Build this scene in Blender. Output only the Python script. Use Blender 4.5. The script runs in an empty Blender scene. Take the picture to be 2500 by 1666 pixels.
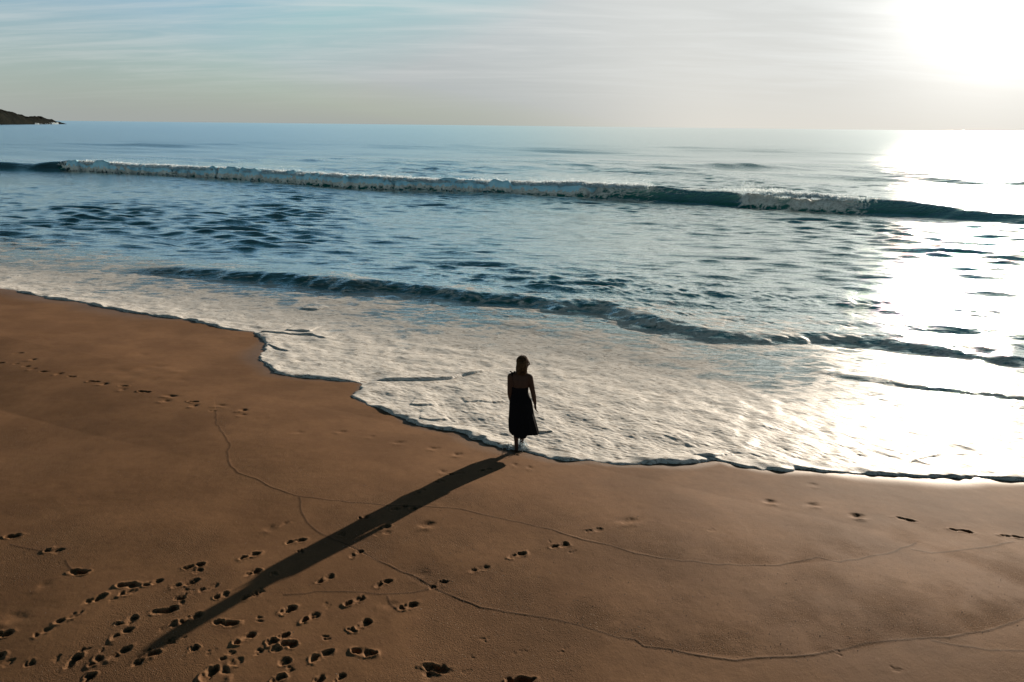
import bpy, bmesh, math, random
import numpy as np
from mathutils import Vector, Matrix

random.seed(7)
RNG = np.random.default_rng(11)
scene = bpy.context.scene
COL = scene.collection

# ------------------------------------------------------------------ camera model
FPX = 1667.0                      # focal length in pixels of a 2500 px wide frame
PITCH = math.atan((833 - 307) / FPX)
ROLL = 0.0111
CAM = np.array([0.0, 0.0, 5.19])
Fv = np.array([0, math.cos(PITCH), -math.sin(PITCH)])
R0 = np.array([1.0, 0, 0])
U0 = np.array([0, math.sin(PITCH), math.cos(PITCH)])
Rv = math.cos(ROLL) * R0 + math.sin(ROLL) * U0
Uv = math.cos(ROLL) * U0 - math.sin(ROLL) * R0

SUN_AZ, SUN_EL = math.radians(33.6), math.radians(9.95)
ZS = -0.75                        # still sea level (the woman's feet are at z = 0)
TH = math.radians(25.0)           # direction of the coast
NQ = np.array([math.sin(TH), math.cos(TH)])      # seaward
NP_ = np.array([math.cos(TH), -math.sin(TH)])    # along the shore, to the right


def plane(u, v, z):
    d = Fv * FPX + Rv * (u - 1250) + Uv * (833 - v)
    return CAM + d * ((z - CAM[2]) / d[2])


P0 = plane(1262, 1100, 0.0)[:2]


def qp(x, y):
    dx, dy = x - P0[0], y - P0[1]
    return dx * NQ[0] + dy * NQ[1], dx * NP_[0] + dy * NP_[1]


def beach(x, y):
    """height of the smooth beach face"""
    q, p = qp(x, y)
    qn = np.minimum(q, 0.0)
    z = -0.128 * np.maximum(q, 0.0) + 0.005 * qn + 0.18 * 4 * (1 - np.exp(qn / 4.0))
    # left side tilted away from the sun, shaped to darken the sand
    g = np.clip(-x - 2.3, 0, 60)
    g = g / np.sqrt(1 + (g / 7.0) ** 2)
    w = np.clip(1 - np.maximum(q, 0) / 3.0, 0, 1)
    z = z - 0.0090 * g * g * w * np.clip(-q / 3.0, 0, 1)
    return np.maximum(z, -3.0 + 0 * z)


def gp(u, v):
    """point of the beach under photo pixel (u, v)"""
    z = 0.0
    for _ in range(50):
        P = plane(u, v, z)
        z = 0.5 * z + 0.5 * float(beach(P[0], P[1]))
    return np.array([P[0], P[1], z])


K = 2500 / 2353.0


def gview(pts):
    return np.array([gp(a * K, b * K)[:2] for a, b in pts])


# ------------------------------------------------------------------ helpers
def link(o, parent=None):
    COL.objects.link(o)
    if parent is not None:
        o.parent = parent
    return o


def tag(o, label=None, cat=None, group=None, kind=None):
    if label:
        o['label'] = label
    if cat:
        o['category'] = cat
    if group:
        o['group'] = group
    if kind:
        o['kind'] = kind
    return o


def np_mesh(name, co, quads, mat, smooth=True, attr=None, tris=False):
    me = bpy.data.meshes.new(name)
    n = 3 if tris else 4
    co = np.ascontiguousarray(co, dtype=np.float32)
    quads = np.ascontiguousarray(quads, dtype=np.int32)
    me.vertices.add(len(co))
    me.vertices.foreach_set('co', co.ravel())
    me.loops.add(quads.size)
    me.loops.foreach_set('vertex_index', quads.ravel())
    me.polygons.add(len(quads))
    me.polygons.foreach_set('loop_start', np.arange(0, quads.size, n, dtype=np.int32))
    me.polygons.foreach_set('use_smooth', np.full(len(quads), smooth, dtype=bool))
    me.update(calc_edges=True)
    if attr is not None:
        a = me.attributes.new('zone', 'FLOAT_COLOR', 'POINT')
        a.data.foreach_set('color', np.ascontiguousarray(attr, dtype=np.float32).ravel())
    me.materials.append(mat)
    return bpy.data.objects.new(name, me)


def sstep(x, a, b):
    t = np.clip((x - a) / (b - a), 0, 1)
    return t * t * (3 - 2 * t)


def ftile(N, L, lmin, lmax, power=2.0, ang=None, spread=2.0, seed=0):
    """periodic random field, wavelengths lmin..lmax, unit rms"""
    rg = np.random.default_rng(seed)
    k = np.fft.fftfreq(N, L / N) * 2 * np.pi
    kx, ky = np.meshgrid(k, k, indexing='ij')
    kk = np.hypot(kx, ky) + 1e-9
    k0, k1 = 2 * np.pi / lmax, 2 * np.pi / lmin
    A = kk ** (-power) * sstep(kk, k0 * 0.8, k0 * 1.2) * (1 - sstep(kk, k1 * 0.85, k1 * 1.1))
    if ang is not None:
        c = np.abs(np.cos(np.arctan2(ky, kx) - ang))
        A = A * (0.06 + c ** spread)
    ph = rg.standard_normal((N, N)) + 1j * rg.standard_normal((N, N))
    h = np.fft.ifft2(A * ph).real
    h -= h.mean()
    return (h / h.std()).astype(np.float32)


def samp(t, L, x, y, rot=0.0):
    c, s = math.cos(rot), math.sin(rot)
    N = t.shape[0]
    a = (x * c - y * s) * (N / L)
    b = (x * s + y * c) * (N / L)
    i = np.floor(a)
    j = np.floor(b)
    fa = (a - i).astype(np.float32)
    fb = (b - j).astype(np.float32)
    i = i.astype(np.int64) % N
    j = j.astype(np.int64) % N
    i1 = (i + 1) % N
    j1 = (j + 1) % N
    return (t[i, j] * (1 - fa) * (1 - fb) + t[i1, j] * fa * (1 - fb) + t[i, j1] * (1 - fa) * fb + t[i1, j1] * fa * fb)


def poly_dist(x, y, P, closed=False):
    """unsigned distance of points to a polyline, plus signed side of the nearest segment"""
    best = np.full(x.shape, 1e9)
    side = np.zeros(x.shape)
    m = len(P) if closed else len(P) - 1
    for i in range(m):
        a = P[i]
        b = P[(i + 1) % len(P)]
        e = b - a
        L2 = e @ e + 1e-12
        t = np.clip(((x - a[0]) * e[0] + (y - a[1]) * e[1]) / L2, 0, 1)
        dx = x - a[0] - t * e[0]
        dy = y - a[1] - t * e[1]
        d = dx * dx + dy * dy
        k = d < best
        best[k] = d[k]
        side[k] = np.sign(e[0] * dy - e[1] * dx)[k]
    return np.sqrt(best), side


def inside(x, y, P):
    r = np.zeros(x.shape, bool)
    n = len(P)
    for i in range(n):
        x1, y1 = P[i]
        x2, y2 = P[(i + 1) % n]
        if y1 == y2:
            continue
        c = ((y1 > y) != (y2 > y)) & (x < (x2 - x1) * (y - y1) / (y2 - y1) + x1)
        r ^= c
    return r


# ------------------------------------------------------------------ node helpers
class NT:
    def __init__(self, tree):
        self.t = tree
        self.n = tree.nodes
        self.l = tree.links

    def add(self, typ, **kw):
        n = self.n.new(typ)
        for k, v in kw.items():
            setattr(n, k, v)
        return n

    def put(self, sock, v):
        if isinstance(v, bpy.types.NodeSocket):
            self.l.new(v, sock)
        else:
            sock.default_value = v

    def math(self, op, a, b=None, c=None, clamp=False):
        n = self.add('ShaderNodeMath', operation=op)
        n.use_clamp = clamp
        self.put(n.inputs[0], a)
        if b is not None:
            self.put(n.inputs[1], b)
        if c is not None:
            self.put(n.inputs[2], c)
        return n.outputs[0]

    def noise(self, vec, scale, detail=3, rough=0.55, dist=0.0):
        n = self.add('ShaderNodeTexNoise')
        self.put(n.inputs['Vector'], vec)
        n.inputs['Scale'].default_value = scale
        n.inputs['Detail'].default_value = detail
        n.inputs['Roughness'].default_value = rough
        n.inputs['Distortion'].default_value = dist
        return n.outputs['Fac']

    def vor(self, vec, scale, feature='F1', out='Distance', rnd=1.0):
        n = self.add('ShaderNodeTexVoronoi', feature=feature)
        self.put(n.inputs['Vector'], vec)
        n.inputs['Scale'].default_value = scale
        n.inputs['Randomness'].default_value = rnd
        return n.outputs[out]

    def mapping(self, vec, rot=(0, 0, 0), scale=(1, 1, 1), loc=(0, 0, 0)):
        n = self.add('ShaderNodeMapping')
        self.put(n.inputs['Vector'], vec)
        n.inputs['Rotation'].default_value = rot
        n.inputs['Scale'].default_value = scale
        n.inputs['Location'].default_value = loc
        return n.outputs[0]

    def ss(self, x, a, b):
        n = self.add('ShaderNodeMapRange', interpolation_type='SMOOTHSTEP')
        self.put(n.inputs['Value'], x)
        self.put(n.inputs['From Min'], a)
        self.put(n.inputs['From Max'], b)
        return n.outputs[0]

    def mix(self, f, a, b, blend='MIX'):
        n = self.add('ShaderNodeMix', data_type='RGBA', blend_type=blend)
        self.put(n.inputs[0], f)
        self.put(n.inputs[6], a)
        self.put(n.inputs[7], b)
        return n.outputs[2]

    def mixf(self, f, a, b):
        n = self.add('ShaderNodeMix', data_type='FLOAT')
        self.put(n.inputs[0], f)
        self.put(n.inputs[2], a)
        self.put(n.inputs[3], b)
        return n.outputs[0]

    def bump(self, h, strength, dist, normal=None):
        n = self.add('ShaderNodeBump')
        self.put(n.inputs['Strength'], strength)
        self.put(n.inputs['Distance'], dist)
        self.put(n.inputs['Height'], h)
        if normal is not None:
            self.l.new(normal, n.inputs['Normal'])
        return n.outputs[0]


def new_mat(name):
    m = bpy.data.materials.new(name)
    m.use_nodes = True
    nt = NT(m.node_tree)
    b = m.node_tree.nodes['Principled BSDF']
    return m, nt, b


def zone(nt):
    a = nt.add('ShaderNodeAttribute', attribute_name='zone')
    s = nt.add('ShaderNodeSeparateColor')
    nt.l.new(a.outputs['Color'], s.inputs[0])
    return s.outputs[0], s.outputs[1], s.outputs[2], a.outputs['Alpha']


def rgba(r, g, b):
    return (r, g, b, 1.0)


# ------------------------------------------------------------------ materials
def mat_sand():
    m, nt, b = new_mat('sand')
    pos = nt.add('ShaderNodeNewGeometry').outputs['Position']
    wet, grit, line, _ = zone(nt)
    n1 = nt.noise(pos, 0.7, 4, 0.6)
    n2 = nt.noise(pos, 9.0, 4, 0.65)
    n3 = nt.noise(pos, 110.0, 2, 0.7)
    n4 = nt.noise(pos, 55.0, 1, 0.5)
    streak = nt.noise(nt.mapping(pos, rot=(0, 0, TH), scale=(0.5, 3.5, 1)), 2.2, 4, 0.6)
    base = nt.mix(nt.ss(n1, 0.35, 0.65), rgba(0.160, 0.086, 0.043), rgba(0.222, 0.121, 0.061))
    base = nt.mix(nt.math('MULTIPLY', nt.ss(streak, 0.35, 0.75), 0.35), base, rgba(0.195, 0.102, 0.056))
    base = nt.mix(nt.math('MULTIPLY', nt.ss(n2, 0.4, 0.7), 0.25), base, rgba(0.13, 0.068, 0.037))
    # coarse grains: dark flecks and a few bright shell grains
    dark = nt.math('MULTIPLY', nt.ss(n3, 0.56, 0.70), nt.math('ADD', nt.math('MULTIPLY', grit, 0.6), 0.38))
    base = nt.mix(dark, base, rgba(0.055, 0.036, 0.025))
    base = nt.mix(nt.math('MULTIPLY', grit, 0.35), base, rgba(0.085, 0.055, 0.036))
    sp = nt.vor(pos, 26.0)
    spk = nt.math('LESS_THAN', sp, nt.math('ADD', 0.055, nt.math('MULTIPLY', grit, 0.06)))
    base = nt.mix(nt.math('MULTIPLY', spk, 0.55), base, rgba(0.62, 0.52, 0.42))
    base = nt.mix(nt.math("MULTIPLY", line, 0.7), base, rgba(0.028, 0.018, 0.013))
    base = nt.mix(nt.math('MULTIPLY', wet, 0.6), base, rgba(0.11, 0.068, 0.042))
    nt.put(b.inputs['Base Color'], base)
    b.inputs['Specular Tint'].default_value = rgba(1.0, 0.72, 0.50)
    r = nt.mixf(wet, 0.78, 0.5)
    r = nt.math('ADD', r, nt.math('MULTIPLY', grit, 0.12))
    nt.put(b.inputs['Roughness'], r)
    nt.put(b.inputs['Specular IOR Level'], nt.mixf(wet, 0.06, 0.24))
    h = nt.math('ADD', nt.math('MULTIPLY', n3, nt.math('ADD', 0.35, nt.math('MULTIPLY', grit, 2.2))), nt.math('MULTIPLY', n4, nt.math('ADD', 0.25, nt.math('MULTIPLY', grit, 1.3))))
    bn = nt.bump(h, 1.0, 0.0034)
    bn2 = nt.bump(n2, 0.4, 0.002, bn)
    bn3 = nt.bump(streak, 0.4, 0.003, bn2)
    nt.put(b.inputs['Normal'], bn3)
    return m


def mat_water():
    m, nt, b = new_mat('sea_water')
    out = m.node_tree.nodes['Material Output']
    pos = nt.add('ShaderNodeNewGeometry').outputs['Position']
    foam, shallow, thin, rough = zone(nt)
    # --- water body
    deep = nt.mix(nt.ss(nt.noise(pos, 0.05, 3), 0.35, 0.65), rgba(0.002, 0.098, 0.090), rgba(0.004, 0.130, 0.115))
    col = nt.mix(shallow, deep, rgba(0.13, 0.105, 0.08))
    col = nt.mix(thin, col, rgba(0.22, 0.46, 0.36))  # light coming through the wave face painted as a brighter green
    m.node_tree.nodes.remove(b)
    wd = nt.add('ShaderNodeBsdfDiffuse')
    nt.put(wd.inputs['Color'], col)
    wg = nt.add('ShaderNodeBsdfAnisotropic', distribution='BECKMANN')
    nt.put(wg.inputs['Roughness'], rough)
    wg.inputs['Color'].default_value = rgba(0.97, 1.0, 0.96)
    wf = nt.add('ShaderNodeFresnel')
    wf.inputs['IOR'].default_value = 1.34
    w1 = nt.mapping(pos, rot=(0, 0, TH), scale=(0.22, 1.6, 1))
    c1 = nt.noise(w1, 3.2, 4, 0.6, 0.3)
    c2 = nt.noise(w1, 14.0, 3, 0.6, 0.2)
    bn = nt.bump(c1, 0.8, nt.mixf(nt.ss(rough, 0.10, 0.30), 0.06, 0.10))
    bn = nt.bump(c2, 0.8, 0.012, bn)
    nt.put(wd.inputs['Normal'], bn)
    nt.put(wg.inputs['Normal'], bn)
    nt.put(wf.inputs['Normal'], bn)
    wm = nt.add('ShaderNodeMixShader')
    nt.put(wm.inputs[0], nt.math('MULTIPLY', wf.outputs[0], nt.math('SUBTRACT', 1.0, nt.math('MULTIPLY', shallow, 0.5))))
    nt.l.new(wd.outputs[0], wm.inputs[1])
    nt.l.new(wg.outputs[0], wm.inputs[2])
    # --- foam
    flow = nt.mapping(pos, rot=(0, 0, TH + 0.12), scale=(0.55, 1.5, 1))
    warp = nt.add('ShaderNodeTexNoise')
    nt.put(warp.inputs['Vector'], flow)
    warp.inputs['Scale'].default_value = 1.4
    warp.inputs['Detail'].default_value = 3
    vadd = nt.add('ShaderNodeVectorMath', operation='MULTIPLY_ADD')
    nt.put(vadd.inputs[0], warp.outputs['Color'])
    vadd.inputs[1].default_value = (0.7, 0.7, 0.0)
    nt.put(vadd.inputs[2], flow)
    wv = vadd.outputs[0]
    e1 = nt.vor(wv, 1.5, 'DISTANCE_TO_EDGE')
    e2 = nt.vor(wv, 4.5, 'DISTANCE_TO_EDGE')
    lace = nt.math('ADD', nt.math('MULTIPLY', nt.math('SUBTRACT', 1.0, nt.ss(e1, 0.0, 0.28)), 0.45), nt.math('MULTIPLY', nt.math('SUBTRACT', 1.0, nt.ss(e2, 0.0, 0.35)), 0.25))
    f1 = nt.noise(wv, 5.0, 5, 0.65)
    f2 = nt.noise(nt.mapping(wv, scale=(0.6, 1.25, 1)), 17.0, 5, 0.72)
    lace = nt.math('MULTIPLY', lace, nt.math('SUBTRACT', 1.0, nt.math('MULTIPLY', foam, 0.65)))
    pat = nt.math('ADD', lace, nt.math('ADD', nt.math('MULTIPLY', f1, 0.35), nt.math('MULTIPLY', f2, 0.62)))
    thr = nt.mixf(foam, 1.18, 0.27)
    thr = nt.math('ADD', thr, nt.math('MULTIPLY', nt.math('LESS_THAN', foam, 0.02), 9.0))
    mask = nt.ss(pat, nt.math('SUBTRACT', thr, 0.20), nt.math('ADD', thr, 0.20))
    fb = nt.add('ShaderNodeBsdfPrincipled')
    fc = nt.mix(nt.ss(f2, 0.37, 0.53), rgba(0.30, 0.26, 0.215), rgba(0.80, 0.765, 0.71))
    fc = nt.mix(nt.ss(foam, 1.0, 1.12), fc, nt.mix(nt.ss(f2, 0.35, 0.65), rgba(0.20, 0.66, 0.88), rgba(0.74, 0.90, 0.96)))
    nt.put(fb.inputs['Base Color'], fc)
    fb.inputs['Roughness'].default_value = 0.5
    fb.inputs['Specular IOR Level'].default_value = 0.06
    fbn = nt.bump(nt.math('ADD', nt.math('MULTIPLY', f1, 0.25), nt.math('MULTIPLY', f2, 0.8)), 0.8, 0.009)
    nt.put(fb.inputs['Normal'], fbn)
    ms = nt.add('ShaderNodeMixShader')
    nt.put(ms.inputs[0], mask)
    nt.l.new(wm.outputs[0], ms.inputs[1])
    nt.l.new(fb.outputs[0], ms.inputs[2])
    nt.l.new(ms.outputs[0], out.inputs['Surface'])
    return m


def mat_simple(name, c, rough=0.6, spec=0.5, nscale=None, c2=None, bump=0.0, trans=0.0):
    m, nt, b = new_mat(name)
    pos = nt.add('ShaderNodeTexCoord').outputs['Object']
    if nscale:
        n = nt.noise(pos, nscale, 4, 0.6)
        nt.put(b.inputs['Base Color'], nt.mix(nt.ss(n, 0.3, 0.7), rgba(*c), rgba(*(c2 or c))))
        if bump:
            nt.put(b.inputs['Normal'], nt.bump(n, 0.8, bump))
    else:
        b.inputs['Base Color'].default_value = rgba(*c)
    b.inputs['Roughness'].default_value = rough
    b.inputs['Specular IOR Level'].default_value = spec
    if trans:
        tr = nt.add('ShaderNodeBsdfTranslucent')
        tr.inputs[0].default_value = rgba(*(c2 or c))
        ms = nt.add('ShaderNodeMixShader')
        ms.inputs[0].default_value = trans
        nt.l.new(b.outputs[0], ms.inputs[1])
        nt.l.new(tr.outputs[0], ms.inputs[2])
        nt.l.new(ms.outputs[0], m.node_tree.nodes['Material Output'].inputs['Surface'])
    return m


M_SAND = mat_sand()
M_WATER = mat_water()
M_SKIN = mat_simple('skin', (0.062, 0.031, 0.020), 0.65, 0.15, 30, (0.052, 0.026, 0.017), 0.001)
M_DRESS = mat_simple('black_cloth', (0.005, 0.005, 0.006), 0.9, 0.06, 60, (0.008, 0.0075, 0.009), 0.002)
M_HAIR = mat_simple('dark_blond_hair', (0.030, 0.017, 0.010), 0.75, 0.12, 25, (0.10, 0.052, 0.022), 0.0, 0.14)
M_SPRAY = mat_simple('white_spray', (0.74, 0.83, 0.88), 0.5, 0.3, 3, (0.80, 0.87, 0.90), 0.0, 0.5)
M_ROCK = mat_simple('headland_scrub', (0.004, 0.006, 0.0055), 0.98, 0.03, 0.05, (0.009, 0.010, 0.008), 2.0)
M_SHELL = mat_simple('shell_grit', (0.55, 0.45, 0.36), 0.45, 0.5, 8, (0.16, 0.10, 0.07))

# ------------------------------------------------------------------ shoreline (edge of the thin swash)
SHORE_V = [(0, 665), (60, 675), (110, 686), (180, 695), (245, 708), (290, 716), (360, 726), (430, 735), (470, 744),
           (510, 755), (555, 761), (580, 763), (594, 772), (607, 783), (610, 797), (601, 810), (593, 822), (602, 833),
           (620, 844), (631, 856), (660, 863), (720, 870), (780, 877), (815, 880), (830, 884), (825, 895), (812, 911),
           (832, 926), (868, 938), (905, 952), (930, 965), (955, 977), (1000, 984), (1052, 990), (1075, 1003),
           (1100, 1012), (1120, 1021), (1146, 1026), (1165, 1033), (1200, 1037), (1230, 1046), (1260, 1055),
           (1300, 1060), (1355, 1060), (1390, 1067), (1430, 1071), (1480, 1069), (1540, 1067), (1600, 1065),
           (1650, 1060), (1680, 1068), (1740, 1077), (1800, 1081), (1870, 1082), (1940, 1087), (2000, 1090),
           (2070, 1093), (2140, 1097), (2200, 1099), (2240, 1098), (2290, 1102), (2353, 1106)]
shore = gview(SHORE_V)
a0, a1 = shore[0], shore[-1]
ext_l = [a0 + np.array([-60, 34]), a0 + np.array([-26, 14.5]), a0 + np.array([-9, 4.6]), a0 + np.array([-3, 1.2])]
ext_r = [a1 + np.array([2.5, -0.6]), a1 + np.array([6, -2.6]), a1 + np.array([12, -5.5]), a1 + np.array([60, -33])]
shore = np.vstack([ext_l, shore, ext_r])
shore_poly = np.vstack([shore, [[400, 300], [400, 900], [-600, 900], [-600, 200]]])

# ------------------------------------------------------------------ polar sheets


def axis_az(dense, step, far=180.0):
    a = [0.0]
    s = step
    while a[-1] < far:
        if a[-1] > dense:
            s = min(s * 1.18, 6.0)
        a.append(a[-1] + s)
    a = np.array(a)
    a[-1] = far
    a = np.concatenate([-a[::-1], a[1:]])
    return np.radians(a)


def grid_quads(nr, na, keep=None):
    i = np.arange(nr - 1)[:, None] * na + np.arange(na - 1)[None, :]
    q = np.stack([i, i + 1, i + na + 1, i + na], -1).reshape(-1, 4)[:, ::-1]
    if keep is not None:
        q = q[keep.reshape(-1)]
    return q


def compact(co, quads, attr):
    used = np.zeros(len(co), bool)
    used[quads.ravel()] = True
    idx = np.cumsum(used) - 1
    return co[used], idx[quads], attr[used]


QUAL = 1.0
# ---- sand -----------------------------------------------------------
rs = [0.02, 0.5, 1.2, 2.0, 2.8, 3.5]
r = 4.1
while r < 30:
    rs.append(r)
    r *= 1 + 0.0019 * QUAL
while r < 160:
    rs.append(r)
    r *= 1.03
rs = np.array(rs)
azs = axis_az(48, 0.078 * QUAL)
RR, AA = np.meshgrid(rs, azs, indexing='ij')
X = RR * np.sin(AA)
Y = RR * np.cos(AA)
Z = beach(X, Y)
q, p = qp(X, Y)
T_soft = ftile(256, 40, 1.2, 9, 1.9, seed=3)
T_mid = ftile(512, 9, 0.12, 1.2, 1.7, seed=4)
T_fine = ftile(512, 3.3, 0.02, 0.12, 1.0, seed=5)
near = (1 - sstep(RR, 22, 32))
Z = Z + 0.010 * samp(T_soft, 40, X, Y, 0.3)
Z = Z + 0.0008 * samp(T_mid, 9, X, Y, 1.1) * near
Z = Z + 0.00025 * samp(T_fine, 3.3, X, Y, 0.5) * (1 - sstep(RR, 9, 16))
# gentle dimpled patch of washed-out prints in the left middle distance
for u, v, ru, rv_, amp in [(330, 890, 0.55, 0.22, 0.010), (352, 900, .2, .12, -.018), (318, 915, .25, .12, -.016), (385, 893, .22, .1, -.017),
                           (405, 900, .25, .12, .012), (345, 865, .2, .1, -.012), (430, 908, .25, .08, .013), (372, 925, .2, .1, -.010),
                           (292, 905, .3, .1, -.012), (440, 925, .25, .1, -.012), (300, 935, .2, .08, -.008)]:
    c = gp(u, v)
    d2 = ((X - c[0]) / ru) ** 2 + ((Y - c[1]) / (rv_ * 2)) ** 2
    Z += amp * np.exp(-d2 * 1.5)

wet = np.zeros_like(Z)
grit = np.zeros_like(Z)
linea = np.zeros_like(Z)


def window(cx, cy, rad):
    rc = math.hypot(cx, cy)
    ac = math.atan2(cx, cy)
    i0, i1 = np.searchsorted(rs, [rc - rad, rc + rad])
    da = rad / max(rc, 0.5)
    j0, j1 = np.searchsorted(azs, [ac - da, ac + da])
    return slice(max(i0, 0), i1 + 1), slice(max(j0, 0), j1 + 1)


def ell(u, v, cu, cv, ru, rv, soft=0.55):
    d = np.sqrt(((u - cu) / ru) ** 2 + ((v - cv) / rv) ** 2)
    return 1 - sstep(d, 1 - soft, 1 + soft * 0.4), d


def footprint(p1, p2, kind='f', depth=None):
    A = gp(*p1)
    B = gp(*p2)
    c = (A + B) / 2
    e = (B - A)[:2]
    L = float(np.hypot(*e)) / 2
    if L < 1e-4:
        return
    e = e / (2 * L)
    L = max(L, 0.03)
    w = window(c[0], c[1], L + 0.35)
    x = X[w] - c[0]
    y = Y[w] - c[1]
    u = x * e[0] + y * e[1]
    v = -x * e[1] + y * e[0]
    jit = random.uniform(-1, 1)
    wob = 0.010 * samp(T_mid, 9, X[w] * 4 + 3, Y[w] * 4, 0.2)
    u = u + wob
    v = v + wob * 0.8
    if kind == 'f':
        D = depth or 0.030
        L = min(L, 0.17)
        m1, d1 = ell(u, v, -0.60 * L, 0, 0.38 * L, 0.036)
        m2, d2 = ell(u, v, 0.40 * L, 0.008 * jit, 0.54 * L, 0.046)
        m3, d3 = ell(u, v, -0.1 * L, 0.018 * (1 if jit > 0 else -1), 0.5 * L, 0.022)
        m = np.maximum(np.maximum(m1 * 0.85, m2), m3 * 0.55)
        dd = np.minimum(d1 * 0.04, d2 * 0.046) - 0.04
    elif kind == 'h':
        D = depth or 0.050
        m1, d1 = ell(u, v, 0.22 * L, 0, 0.75 * L, max(0.048, 0.36 * L))
        m2, d2 = ell(u, v, -0.55 * L, 0.02 * jit, 0.45 * L, max(0.038, 0.25 * L))
        m = np.maximum(m1, m2 * 0.6)
        dd = np.minimum(d1 * 0.06, d2 * 0.05) - 0.055
    elif kind == 's':
        D = depth or 0.012
        g = np.exp(-((u / (0.75 * L)) ** 2 + (v / 0.07) ** 2) * 1.4)
        Z[w] -= D * g
        g2 = np.exp(-(((u + 0.2 * L) / (0.8 * L)) ** 2 + ((v + 0.13) / 0.06) ** 2) * 1.4)
        Z[w] += D * 0.45 * g2
        return
    else:  # paw
        D = depth or 0.018
        m = np.zeros_like(u)
        for k in range(5):
            a = random.uniform(-1, 1) * L * 0.9
            bb = random.uniform(-0.035, 0.035)
            mm, _ = ell(u, v, a, bb, random.uniform(0.018, 0.032), random.uniform(0.014, 0.024), 0.5)
            m = np.maximum(m, mm * random.uniform(0.5, 1))
        dd = np.full_like(u, 1.0)
    rough = 1 + 0.3 * samp(T_mid, 9, X[w] * 3, Y[w] * 3, 0.9)
    Z[w] -= 0.44 * D * m * rough
    rim = np.exp(-((dd - 0.008) / 0.02) ** 2) * (dd > -0.01) * (1 - m)
    Z[w] += 0.17 * D * rim * (0.75 + 0.5 * samp(T_mid, 9, X[w] * 2 + 5, Y[w] * 2, 0.4))


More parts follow.
